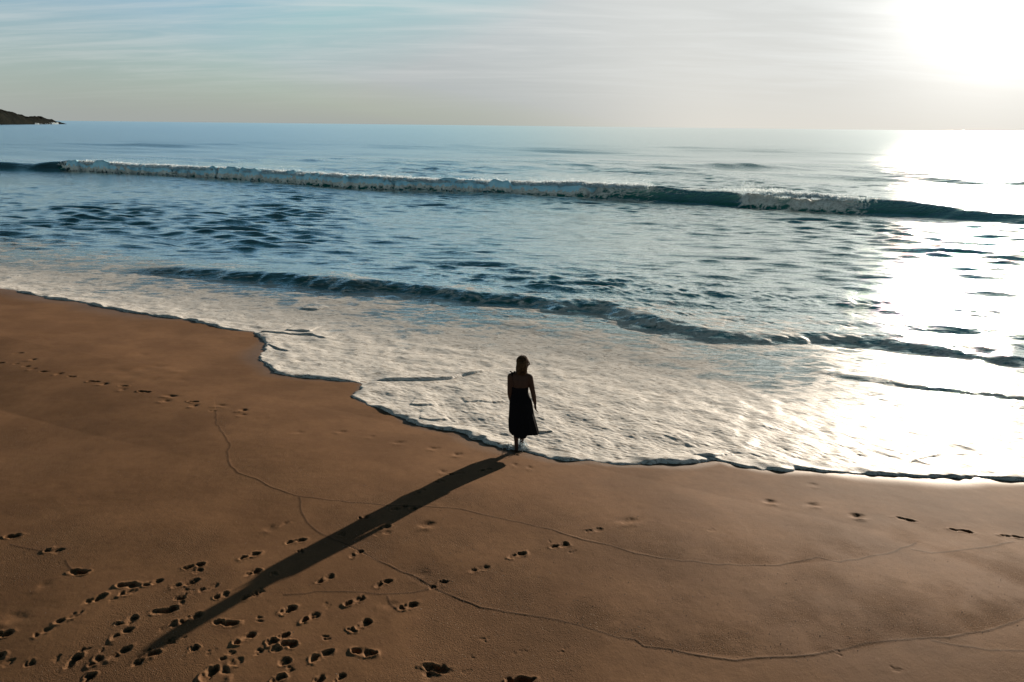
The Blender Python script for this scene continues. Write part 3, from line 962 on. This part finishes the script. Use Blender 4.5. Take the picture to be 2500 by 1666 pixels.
def flakes(C, S):
    n = len(C)
    v = RNG.normal(size=(n, 3, 3))
    v -= v.mean(1, keepdims=True)
    v /= np.linalg.norm(v, axis=2, keepdims=True) + 1e-6
    co = C[:, None, :] + v * S[:, None, None] * 1.25
    return co.reshape(-1, 3), np.arange(3 * n).reshape(-1, 3)


def clumpy(u, scale, seed):
    rg = np.random.default_rng(seed)
    tab = rg.uniform(0, 1, 4096)
    a = u / scale
    i = np.floor(a).astype(int)
    f = a - i
    f = f * f * (3 - 2 * f)
    return tab[i % 4096] * (1 - f) + tab[(i + 1) % 4096] * f


Cs, Ss = [], []
for u0, u1, n, hmax, s0, s1, smin, smax in [(185, 1480, 42000, 0.17, 0.6, 1.7, 0.028, 0.06), (185, 1480, 14000, 0.45, 0.8, 1.8, 0.015, 0.035),
                                             (1220, 1480, 6000, 0.75, 1.0, 3.2, 0.012, 0.022), (1690, 1800, 2500, 0.6, 0.9, 2.6, 0.012, 0.026),
                                             (1800, 1970, 3000, 0.22, 0.7, 1.8, 0.02, 0.045), (1560, 1700, 900, 0.15, 1.2, 1.6, 0.015, 0.03)]:
    u = RNG.uniform(u0, u1, n)
    c = 0.35 + 0.65 * clumpy(u, 12, 5) * (0.4 + clumpy(u, 45, 6))
    sft = RNG.uniform(s0, s1, n)
    xy, h = wave_pt(u, sft)
    z = ZS + h * 0.93 + hmax * c * RNG.exponential(0.42, n) - 0.06
    Cs.append(np.column_stack([xy, z]))
    Ss.append(RNG.uniform(smin, smax, n))
# torn white water draped over the upper part of the roller
n = 70000
u = np.where(RNG.uniform(size=n) < 0.93, RNG.uniform(185, 1430, n) + RNG.normal(0, 25, n), RNG.normal(1850, 55, n))
sft = RNG.uniform(0.25, 1.7, n)
xy, h = wave_pt(u, sft)
c = clumpy(u, 9, 8)
z = ZS + h * (0.80 + 0.20 * np.clip(sft, 0, 1)) * (0.90 + 0.14 * c) + RNG.normal(0, 0.04, n)
Cs.append(np.column_stack([xy, z]))
Ss.append(RNG.uniform(0.03, 0.075, n))
co, tr = flakes(np.vstack(Cs), np.concatenate(Ss))
spray = link(np_mesh('wave_spray', co, tr, M_SPRAY, False, None, True))
tag(spray, 'fine white spray blowing off the crest of the breaking wave', 'spray', kind='stuff')

# splash round the ankles
n = 520
a = RNG.normal(0, 1, n)
c = np.column_stack([P0[0] + 0.07 + RNG.normal(0, 0.045, n), P0[1] + 0.06 + RNG.normal(0, 0.05, n), 0.03 + np.abs(RNG.normal(0, 0.055, n))])
c[:150, 0] = P0[0] - 0.12 + RNG.normal(0, 0.05, 150)
c[:150, 2] *= 0.6
co, tr = octas(c, RNG.uniform(0.004, 0.013, n))
spl = link(np_mesh('ankle_splash', co, tr, M_SPRAY, True, None, True))
tag(spl, 'small white splash of foam around the woman\'s ankles', 'splash', kind='stuff')

# shell grit on the sand along the swash marks
pts = []
L2 = gview(SW[3][0])
L1 = gview(SW[0][0])
for L, n, wd in ((L2, 1500, 0.8), (L1, 550, 0.5)):
    for _ in range(n):
        i = random.randrange(len(L) - 1)
        t = random.random()
        P = L[i] * (1 - t) + L[i + 1] * t + NQ * random.expovariate(1 / wd) + RNG.normal(0, 0.05, 2)
        pts.append(P)
for _ in range(500):
    P = np.array([random.uniform(-6, 9), random.uniform(4.5, 9.5)])
    pts.append(P)
pts = np.array(pts)
qq, _ = qp(pts[:, 0], pts[:, 1])
pts = pts[(qq < -0.4) & (np.hypot(pts[:, 0], pts[:, 1]) > 4.3)]
ri = np.clip(np.searchsorted(rs, np.hypot(pts[:, 0], pts[:, 1])), 0, len(rs) - 1)
ai = np.clip(np.searchsorted(azs, np.arctan2(pts[:, 0], pts[:, 1])), 0, len(azs) - 1)
zz = SAND['Z'][ri, ai]
co, tr = octas(np.column_stack([pts, zz + 0.001]), RNG.uniform(0.0016, 0.0042, len(pts)) * np.where(RNG.uniform(size=len(pts)) > 0.95, 1.7, 1))
sg = link(np_mesh('shell_grit', co, tr, M_SHELL, False, None, True))
tag(sg, 'pale crumbs of shell and coarse grit strewn on the sand', 'shell grit', kind='stuff')

# ------------------------------------------------------------------ headland
HL = [(-3000, 226), (-1800, 214), (-1000, 208), (-400, 222), (-300, 236), (-200, 243), (-100, 252), (-40, 260), (0, 265), (8, 266.5), (16, 269), (25, 273), (34, 277), (44, 279), (55, 281.5), (64, 284),
      (72, 283.8), (80, 285), (96, 285.8), (108, 288.5), (120, 291), (133, 294.5), (145, 298), (155, 301.5), (163, 303.6)]
BASE0 = plane(0, 304.8, ZS)
cols = []
us = np.array([a[0] for a in HL], float)
vs = np.array([a[1] for a in HL], float)
UU = np.concatenate([np.arange(-3000, -400, 40.0), np.arange(-400, 0, 8.0), np.arange(0, 163.1, 0.8)])
T_h = ftile(256, 256, 4, 60, 1.3, seed=51)
NS = 60
co = []
for ui in UU:
    v = np.interp(ui, us, vs) + 0.0111 * min(0, ui + 400)
    base = plane(ui, 304.8 + (0.0111 if ui < 0 else -0.007) * ui, ZS)
    dirh = base[:2] / np.linalg.norm(base[:2])
    rb = np.linalg.norm(base[:2])
    depth = 60 + 90 * min(1, max(0, (163 - ui)) / 160)
    # crest stands back from the waterline
    rc = rb + depth * 0.5
    d = Fv * FPX + Rv * (ui - 1250) + Uv * (833 - v)
    zc = max(CAM[2] + d[2] * rc / np.linalg.norm(d[:2]), ZS + 0.3)
    H = zc - ZS + 1
    for k in range(NS + 1):
        t = k / NS
        rr = rb - 3 + (depth + 6) * t
        pr = math.sin(math.pi * min(1, t)) ** 0.75
        x, y = dirh * rr
        nz = samp(T_h, 256, np.array([x]), np.array([y]))[0]
        co.append((x, y, ZS - 1 + H * pr * (1 + 0.05 * nz * min(1, t * 3)) + 0.25 * nz * (0 < t < 1)))
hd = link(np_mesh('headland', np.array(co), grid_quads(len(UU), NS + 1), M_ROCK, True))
tag(hd, 'dark scrub covered rocky headland running down into the sea on the left', 'headland', kind='structure')
# surf at its foot
c = []
for u0, u1, n in ((85, 96, 260), (127, 143, 420), (96, 127, 60)):
    for _ in range(n):
        u = random.uniform(u0, u1)
        base = plane(u, 304.8 - 0.007 * u, ZS)
        dirh = base[:2] / np.linalg.norm(base[:2])
        pnt = base[:2] + dirh * random.uniform(-6, 4)
        c.append((pnt[0], pnt[1], ZS + abs(random.gauss(0, 1.1 if u > 125 else 0.6))))
co, tr = octas(np.array(c), RNG.uniform(0.25, 0.6, len(c)))
sf = link(np_mesh('headland_surf', co, tr, M_SPRAY, True, None, True))
tag(sf, 'white surf breaking against the foot of the dark headland', 'surf', kind='stuff')


# ------------------------------------------------------------------ the woman
def capsule(bm, A, B, ra, rb, seg=18, flat=None):
    A = Vector(A)
    B = Vector(B)
    ax = (B - A)
    L = ax.length
    ax = ax.normalized() if L > 1e-6 else Vector((0, 0, 1))
    up = Vector((0, 0, 1)) if abs(ax.z) < 0.9 else Vector((0, 1, 0))
    s = ax.cross(up).normalized()
    t = s.cross(ax).normalized()
    rings = []
    prof = []
    for k in range(1, 5):
        a = math.pi / 2 * (1 - k / 4)
        prof.append((-ra * math.sin(a), ra * math.cos(a)))
    for k in range(0, 4):
        a = math.pi / 2 * (k / 4)
        prof.append((L + rb * math.sin(a), rb * math.cos(a)))
    for d, r in prof:
        ring = []
        for j in range(seg):
            th = 2 * math.pi * j / seg
            v = A + ax * d + (s * math.cos(th) + t * math.sin(th)) * r
            if flat:
                v2 = v - (A + ax * d)
                v2 = v2 - Vector(flat[0]) * (v2.dot(Vector(flat[0]))) * (1 - flat[1])
                v = A + ax * d + v2
            ring.append(bm.verts.new(v))
        rings.append(ring)
    p0 = bm.verts.new(A - ax * ra)
    p1 = bm.verts.new(B + ax * rb)
    for j in range(seg):
        k = (j + 1) % seg
        bm.faces.new((p0, rings[0][k], rings[0][j]))
        bm.faces.new((p1, rings[-1][j], rings[-1][k]))
        for a, b2 in zip(rings[:-1], rings[1:]):
            bm.faces.new((a[j], a[k], b2[k], b2[j]))


def loft(bm, secs, seg=28):
    rings = []
    for z, cx, cy, rx, ry in secs:
        rings.append([bm.verts.new((cx + rx * math.cos(2 * math.pi * j / seg), cy + ry * math.sin(2 * math.pi * j / seg), z)) for j in range(seg)])
    for a, b2 in zip(rings[:-1], rings[1:]):
        for j in range(seg):
            k = (j + 1) % seg
            bm.faces.new((a[j], a[k], b2[k], b2[j]))
    bm.faces.new(rings[0][::-1])
    bm.faces.new(rings[-1])


def ellipsoid(bm, c, r, rot=None):
    M = Matrix.Translation(Vector(c)) @ (rot or Matrix.Identity(4)) @ Matrix.Diagonal((r[0], r[1], r[2], 1))
    bmesh.ops.create_uvsphere(bm, u_segments=24, v_segments=16, radius=1, matrix=M)


woman = bpy.data.objects.new('person', None)
woman.scale = (1.07, 1.0, 1.0)
woman.location = (P0[0] + 0.03, P0[1] + 0.0, 0.0)
link(woman)
tag(woman, 'woman with shoulder length hair in a long black dress standing in the foam edge', 'person')

bm = bmesh.new()
loft(bm, [(0.74, .015, .02, .13, .09), (0.80, .02, 0.01, .158, .112), (0.88, .022, 0, .168, .118), (0.96, .018, 0, .142, .10), (1.04, .012, 0, .116, .085),
          (1.12, .008, 0, .122, .09), (1.20, .005, 0, .138, .098), (1.28, .004, .0, .150, .09), (1.335, .004, .0, .150, .07), (1.375, .008, .005, .105, .058), (1.405, .012, .01, .055, .05)])
capsule(bm, (.012, .005, 1.37), (.035, .03, 1.48), .052, .047)
# head turned to the right and a little down
fwd = Vector((0.93, 0.32, -0.16)).normalized()
side = fwd.cross(Vector((0, 0, 1))).normalized()
upv = side.cross(fwd).normalized()
HC = Vector((.050, .035, 1.548))
Rm = Matrix(((side.x, fwd.x, upv.x, 0), (side.y, fwd.y, upv.y, 0), (side.z, fwd.z, upv.z, 0), (0, 0, 0, 1)))


def hp(a, b2, c):
    return HC + side * a + fwd * b2 + upv * c


ellipsoid(bm, hp(0, -.008, .018), (.073, .092, .086), Rm)
ellipsoid(bm, hp(0, .030, -.030), (.055, .058, .072), Rm)
capsule(bm, hp(0, .068, -.078), hp(0, .060, -.085), .020, .022)     # chin
capsule(bm, hp(0, .086, .010), hp(0, .106, -.022), .009, .013)      # nose
capsule(bm, hp(-.02, .080, -.050), hp(.02, .080, -.050), .009, .009)  # lips
capsule(bm, hp(-.03, .080, .022), hp(.03, .080, .022), .011, .011)  # brow
for sx in (-1, 1):
    ellipsoid(bm, hp(sx * .072, -.005, -.008), (.010, .018, .030), Rm)   # ears
    ellipsoid(bm, hp(sx * .034, .066, -.020), (.020, .018, .020), Rm)    # cheeks
# shoulders and arms
capsule(bm, (-.06, 0, 1.345), (-.135, 0, 1.325), .052, .048)
capsule(bm, (.07, 0, 1.340), (.148, 0, 1.315), .052, .048)


def arm(sh, el, wr, hd_, th_dir):
    sh, el, wr, hd_ = map(Vector, (sh, el, wr, hd_))
    capsule(bm, sh, sh.lerp(el, .5), .050, .044)
    capsule(bm, sh.lerp(el, .5), el, .044, .037)
    capsule(bm, el, el.lerp(wr, .35), .037, .038)
    capsule(bm, el.lerp(wr, .35), wr, .038, .024)
    d = (hd_ - wr).normalized()
    n_ = Vector(th_dir).normalized()          # across the palm, towards the thumb
    n_ = (n_ - d * n_.dot(d)).normalized()
    w = d.cross(n_).normalized()             # palm normal
    palm = wr + d * 0.045
    for o in (-.024, -.008, .008, .024):
        capsule(bm, wr + n_ * o * 0.5, wr + d * 0.088 + n_ * o, .014, .0125)
    for o, ln in ((-.028, .058), (-.010, .074), (.009, .078), (.027, .070)):
        b0 = wr + d * 0.088 + n_ * o
        b1 = b0 + (d * .95 + w * .15).normalized() * ln * .45
        b2_ = b1 + (d * .82 + w * .5).normalized() * ln * .32
        b3 = b2_ + (d * .6 + w * .8).normalized() * ln * .25
        capsule(bm, b0, b1, .0095, .0088, 12)
        capsule(bm, b1, b2_, .0088, .008, 12)
        capsule(bm, b2_, b3, .008, .0068, 12)
    t0 = wr + d * .03 + n_ * .022
    t1 = t0 + (d * .7 + n_ * .7 + w * .2).normalized() * .040
    t2 = t1 + (d * .95 + n_ * .2 + w * .3).normalized() * .030
    capsule(bm, t0, t1, .013, .010, 12)
    capsule(bm, t1, t2, .010, .008, 12)


arm((-.138, 0, 1.320), (-.150, -.005, 1.045), (-.128, .075, .850), (-.120, .095, .760), (-.35, .9, 0))
arm((.150, 0, 1.310), (.206, -.015, 1.045), (.240, .022, .842), (.248, .032, .745), (-.25, .9, 0))
# legs: the right one a short step ahead


def leg(hip, kn, an, hl, toe):
    hip, kn, an, hl, toe = map(Vector, (hip, kn, an, hl, toe))
    capsule(bm, hip, hip.lerp(kn, .55), .082, .066)
    capsule(bm, hip.lerp(kn, .55), kn, .066, .050)
    cf = kn.lerp(an, .32) + Vector((0, -.012, 0))
    capsule(bm, kn, cf, .048, .050)
    capsule(bm, cf, kn.lerp(an, .75), .050, .032)
    capsule(bm, kn.lerp(an, .75), an, .032, .031)
    capsule(bm, an, hl, .030, .028)
    mid = hl.lerp(toe, .45) + Vector((0, 0, .014))
    capsule(bm, an + Vector((0, .01, -.01)), mid, .030, .026)
    capsule(bm, hl, mid, .027, .026)
    d = (toe - hl).normalized()
    s_ = d.cross(Vector((0, 0, 1)))
    ball = hl.lerp(toe, .78)
    capsule(bm, mid, ball + s_ * .018, .026, .019)
    capsule(bm, mid, ball - s_ * .018, .026, .018)
    for k_, o in enumerate((-.033, -.017, -.002, .013, .029)):
        capsule(bm, ball + s_ * o * .8, toe + s_ * o - d * .012 * abs(k_ - (3 if hip.x < 0 else 1)) * .6, .011, .0095, 10)


leg((-.055, .01, .80), (-.048, .0, .47), (-.038, -.02, .085), (-.033, -.045, .030), (-.045, .175, .018))
leg((.075, .01, .80), (.050, .04, .46), (.048, .085, .078), (.048, .063, .022), (.066, .283, .004))
me = bpy.data.meshes.new('tmp')
bmesh.ops.recalc_face_normals(bm, faces=bm.faces)
bm.to_mesh(me)
bm.free()
tmp = bpy.data.objects.new('tmp', me)
COL.objects.link(tmp)
md = tmp.modifiers.new('r', 'REMESH')
md.mode = 'VOXEL'
md.voxel_size = 0.0045
md.use_smooth_shade = True
ms_ = tmp.modifiers.new('s', 'SMOOTH')
ms_.factor = 0.5
ms_.iterations = 3
dg = bpy.context.evaluated_depsgraph_get()
bme = bpy.data.meshes.new_from_object(tmp.evaluated_get(dg))
bpy.data.objects.remove(tmp)
bme.name = 'body'
bme.materials.clear()
bme.materials.append(M_SKIN)
bme.polygons.foreach_set('use_smooth', np.ones(len(bme.polygons), bool))
body = link(bpy.data.objects.new('body', bme), woman)

# dress
DZ = [  # t, cx, cy, rx, ry
    (1.150, .004, 0, .128, .100), (1.10, .006, 0, .128, .098), (1.04, .010, 0, .124, .094), (.97, .014, 0, .146, .108), (.88, .020, 0, .172, .126),
    (.78, .025, .01, .182, .135), (.66, .032, .015, .192, .145), (.54, .044, .02, .210, .155), (.42, .060, .03, .222, .165), (.32, .074, .04, .228, .172), (.22, .088, .045, .222, .17)]
DZ = np.array(DZ)
seg, rows = 144, 70
bm = bmesh.new()
grid = []
for i in range(rows + 1):
    f = i / rows
    ring = []
    for j in range(seg):
        th = 2 * math.pi * j / seg
        # hem: long on the left, lifted by the wind on the right
        cth = math.cos(th)
        hem = 0.235 + 0.006 * math.sin(5 * th + 1) + 0.050 * max(0, -math.sin(th)) + 0.045 * max(0, min(1, (cth - .12) / .12)) + 0.06 * max(0, min(1, (-cth - .72) / .25))
        z = 1.150 - (1.150 - hem) * f
        zc, cx, cy, rx, ry = (z, *[float(np.interp(z, DZ[::-1, 0], DZ[::-1, c_])) for c_ in range(1, 5)])
        fl = max(0, (0.95 - z)) / 0.7
        pl = 1 + fl * (0.035 * math.sin(11 * th + 2.0 * z) + 0.022 * math.sin(23 * th - 1.3 + 3 * z)) + 0.006 * math.sin(40 * th) * (z > 1.0)
        x = cx + rx * pl * math.cos(th)
        y = cy + ry * pl * math.sin(th)
        if x < cx:       # the cloth tucks in to the left near the hem
            x += 0.075 * max(0, min(1, (0.34 - z) / 0.12)) * ((cx - x) / rx)
        ring.append(bm.verts.new((x, y, z)))
    grid.append(ring)
for a, b2 in zip(grid[:-1], grid[1:]):
    for j in range(seg):
        k = (j + 1) % seg
        bm.faces.new((a[k], a[j], b2[j], b2[k]))
me = bpy.data.meshes.new('dress')
bm.to_mesh(me)
bm.free()
me.materials.append(M_DRESS)
me.polygons.foreach_set('use_smooth', np.ones(len(me.polygons), bool))
dress = link(bpy.data.objects.new('dress', me), woman)
so = dress.modifiers.new('thickness', 'SOLIDIFY')
so.thickness = 0.003
# a thin shoulder strap tied in a little bow
for sgn, bow in ((-1, True),):
    bm = bmesh.new()
    path = [(sgn * .088, -.088, 1.14), (sgn * .098, -.098, 1.22), (sgn * .104, -.086, 1.31), (sgn * .106, -.045, 1.378), (sgn * .106, .01, 1.386), (sgn * .102, .062, 1.34), (sgn * .094, .096, 1.24), (sgn * .085, .092, 1.14)]
    for a, b2 in zip(path[:-1], path[1:]):
        capsule(bm, a, b2, .0025, .0025, 8)
    if bow:
        for a, b2 in (((-.106, -.01, 1.388), (-.142, -.02, 1.412)), ((-.106, -.01, 1.388), (-.075, -.01, 1.408)), ((-.106, -.01, 1.388), (-.150, -.03, 1.372)), ((-.106, -.01, 1.388), (-.118, -.04, 1.35))):
            capsule(bm, a, b2, .007, .011, 8)
    me = bpy.data.meshes.new('strap')
    bm.to_mesh(me)
    bm.free()
    me.materials.append(M_DRESS)
    me.polygons.foreach_set('use_smooth', np.ones(len(me.polygons), bool))
    link(bpy.data.objects.new('strap', me), dress)

# hair: a skull cap and many thin locks
bm = bmesh.new()
ellipsoid(bm, hp(0, -.020, .026), (.083, .094, .088), Rm)
loft(bm, [(1.365, .026, -.022, .066, .045), (1.42, .024, -.020, .086, .060), (1.48, .026, -.006, .088, .070), (1.54, .030, .0, .082, .078), (1.60, .036, .010, .070, .070)], 20)
rg = random.Random(5)
for i in range(620):
    a = rg.uniform(0, 2 * math.pi)
    # start on the skull, behind the face
    cpt = Vector((math.cos(a) * rg.uniform(.3, 1), math.sin(a) * rg.uniform(.3, 1), rg.uniform(.25, 1))).normalized()
    if cpt.dot(fwd) > 0.55 and cpt.z < 0.75:
        continue
    st = hp(0, -.018, .028) + Vector((cpt.x * .086, cpt.y * .092, cpt.z * .088))
    out = Vector((cpt.x, cpt.y, 0))
    out = out.normalized() if out.length > 1e-3 else Vector((0, -1, 0))
    if out.dot(fwd) > 0.25:
        out = (out - fwd * (out.dot(fwd) - 0.2)).normalized()
    zend = 1.385 + rg.gauss(0, .022)
    end = Vector((.030, -.005, 0)) + Vector((out.x * rg.uniform(.055, .088), out.y * rg.uniform(.055, .085), zend))
    if rg.random() < 0.16:   # locks falling in front of the right shoulder
        end = Vector((.085 + rg.uniform(-.02, .03), .0 + rg.uniform(-.03, .05), 1.375 + rg.gauss(0, .018)))
    mid = st.lerp(end, .45) + out * rg.uniform(.006, .022)
    pts_ = []
    for k in range(6):
        t = k / 5
        b_ = st * (1 - t) ** 2 + mid * (2 * t * (1 - t)) + end * t * t
        b_ = b_ + Vector((rg.gauss(0, .0015), rg.gauss(0, .0015), 0))
        pts_.append(b_)
    rr = rg.uniform(.0022, .0042)
    for k in range(5):
        capsule(bm, pts_[k], pts_[k + 1], rr * (1 - k * .15), rr * (1 - (k + 1) * .15), 5)
me = bpy.data.meshes.new('hair')
bm.to_mesh(me)
bm.free()
me.materials.append(M_HAIR)
me.polygons.foreach_set('use_smooth', np.ones(len(me.polygons), bool))
link(bpy.data.objects.new('hair', me), woman)

# ------------------------------------------------------------------ camera
cd = bpy.data.cameras.new('camera')
cd.sensor_width = 36.0
cd.lens = 36.0 * FPX / 2500.0
cd.clip_start = 0.1
cd.clip_end = 100000
cam = link(bpy.data.objects.new('camera', cd))
M = Matrix(((Rv[0], Uv[0], -Fv[0], CAM[0]), (Rv[1], Uv[1], -Fv[1], CAM[1]), (Rv[2], Uv[2], -Fv[2], CAM[2]), (0, 0, 0, 1)))
cam.matrix_world = M
scene.camera = cam

# ------------------------------------------------------------------ sun and sky
SD = Vector((math.sin(SUN_AZ) * math.cos(SUN_EL), math.cos(SUN_AZ) * math.cos(SUN_EL), math.sin(SUN_EL)))
ld = bpy.data.lights.new('sun', 'SUN')
ld.energy = 5.0
ld.angle = math.radians(0.5)
ld.color = (1.0, 0.86, 0.70)
sun = link(bpy.data.objects.new('sun', ld))
sun.rotation_euler = SD.to_track_quat('Z', 'Y').to_euler()
sun.location = (60, 90, 40)

world = bpy.data.worlds.new('World')
scene.world = world
world.use_nodes = True
nt = NT(world.node_tree)
bg = world.node_tree.nodes['Background']
sky = nt.add('ShaderNodeTexSky', sky_type='NISHITA')
sky.sun_disc = False
sky.sun_elevation = SUN_EL
sky.sun_rotation = SUN_AZ
sky.altitude = 0
sky.air_density = 1.0
sky.dust_density = 1.0
sky.ozone_density = 1.5
dirv = nt.add('ShaderNodeTexCoord').outputs['Generated']
sepd = nt.add('ShaderNodeSeparateXYZ')
nt.l.new(dirv, sepd.inputs[0])
el = sepd.outputs[2]
# thin high cloud, laid out on a flat layer overhead
den = nt.math('ADD', nt.math('MAXIMUM', el, 0.0), 0.10)
cx = nt.math('DIVIDE', sepd.outputs[0], den)
cy = nt.math('DIVIDE', sepd.outputs[1], den)
comb = nt.add('ShaderNodeCombineXYZ')
nt.l.new(cx, comb.inputs[0])
nt.l.new(cy, comb.inputs[1])
cm = nt.mapping(comb.outputs[0], rot=(0, 0, math.radians(22)), scale=(0.42, 1.25, 1))
c1 = nt.noise(cm, 0.9, 7, 0.60, 1.0)
cm2 = nt.mapping(comb.outputs[0], rot=(0, 0, math.radians(16)), scale=(0.36, 1.7, 1))
c2 = nt.noise(cm2, 2.4, 6, 0.62, 0.8)
cl = nt.math('MULTIPLY', nt.ss(nt.math('ADD', nt.math('MULTIPLY', c1, 0.55), nt.math('MULTIPLY', c2, 0.45)), 0.40, 0.68), nt.ss(el, 0.0, 0.12))
sunv = nt.add('ShaderNodeVectorMath', operation='DOT_PRODUCT')
nt.l.new(dirv, sunv.inputs[0])
sunv.inputs[1].default_value = SD
dt = nt.math('MAXIMUM', sunv.outputs['Value'], 0.0)
wide = nt.math('POWER', dt, 9.0)
glow = nt.math('POWER', dt, 130.0)
core = nt.math('POWER', dt, 700.0)
STR = 0.10
tint = nt.mix(1.0, sky.outputs[0], rgba(0.68, 1.0, 1.28), 'MULTIPLY')
lim = nt.add('ShaderNodeVectorMath', operation='MINIMUM')
nt.l.new(tint, lim.inputs[0])
lim.inputs[1].default_value = (4.3, 4.7, 4.9)
tint = lim.outputs[0]
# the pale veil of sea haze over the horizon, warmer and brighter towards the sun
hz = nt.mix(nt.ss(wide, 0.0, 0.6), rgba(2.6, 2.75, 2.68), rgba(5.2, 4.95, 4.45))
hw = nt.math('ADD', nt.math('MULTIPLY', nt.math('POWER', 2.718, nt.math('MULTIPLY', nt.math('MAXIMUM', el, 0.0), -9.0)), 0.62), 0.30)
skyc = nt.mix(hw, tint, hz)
blue = nt.mix(nt.math('MULTIPLY', nt.ss(el, 0.05, 0.30), nt.math('SUBTRACT', 1.0, nt.ss(wide, 0.0, 0.4))), rgba(1, 1, 1), rgba(0.74, 1.0, 1.14))
skyc = nt.mix(1.0, skyc, blue, 'MULTIPLY')
cb = nt.math('ADD', 4.9, nt.math('MULTIPLY', wide, 1.8))
ccol = nt.add('ShaderNodeVectorMath', operation='SCALE')
ccol.inputs[0].default_value = (0.98, 1.0, 0.98)
nt.l.new(cb, ccol.inputs['Scale'])
mixc = nt.mix(nt.math('MULTIPLY', cl, 0.5), skyc, ccol.outputs[0])
# high sky overhead and behind dimmed and cooled to deepen the shade
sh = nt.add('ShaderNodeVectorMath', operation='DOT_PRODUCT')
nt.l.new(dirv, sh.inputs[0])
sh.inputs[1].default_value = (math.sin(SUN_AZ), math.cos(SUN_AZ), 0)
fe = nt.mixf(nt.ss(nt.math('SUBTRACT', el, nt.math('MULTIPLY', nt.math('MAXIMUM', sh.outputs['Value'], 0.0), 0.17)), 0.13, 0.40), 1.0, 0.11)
fb_ = nt.mixf(nt.ss(sh.outputs['Value'], -0.5, 0.45), nt.mixf(nt.ss(el, 0.04, 0.36), 2.6, 0.19), 1.0)  # low band behind the camera brightened, an added fill for the wave face
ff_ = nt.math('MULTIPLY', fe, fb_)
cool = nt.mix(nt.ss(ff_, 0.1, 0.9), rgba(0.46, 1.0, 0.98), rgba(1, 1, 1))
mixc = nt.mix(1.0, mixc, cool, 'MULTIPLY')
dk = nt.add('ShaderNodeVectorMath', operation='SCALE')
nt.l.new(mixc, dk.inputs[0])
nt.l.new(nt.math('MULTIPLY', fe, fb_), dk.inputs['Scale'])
g1 = nt.add('ShaderNodeVectorMath', operation='SCALE')
g1.inputs[0].default_value = (1.0, 0.95, 0.88)
nt.l.new(nt.math('ADD', nt.math('MULTIPLY', glow, 5.2), nt.math('MULTIPLY', core, 30.0)), g1.inputs['Scale'])
add = nt.add('ShaderNodeVectorMath', operation='ADD')
nt.l.new(dk.outputs[0], add.inputs[0])
nt.l.new(g1.outputs[0], add.inputs[1])
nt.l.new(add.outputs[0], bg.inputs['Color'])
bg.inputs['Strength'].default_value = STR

# ------------------------------------------------------------------ render settings
scene.view_settings.view_transform = 'Standard'
scene.view_settings.look = 'None'
scene.view_settings.exposure = 0.55
scene.view_settings.gamma = 1.0
scene.cycles.use_denoising = True
scene.cycles.max_bounces = 5
scene.cycles.diffuse_bounces = 2
scene.cycles.glossy_bounces = 3
scene.cycles.sample_clamp_indirect = 6.0
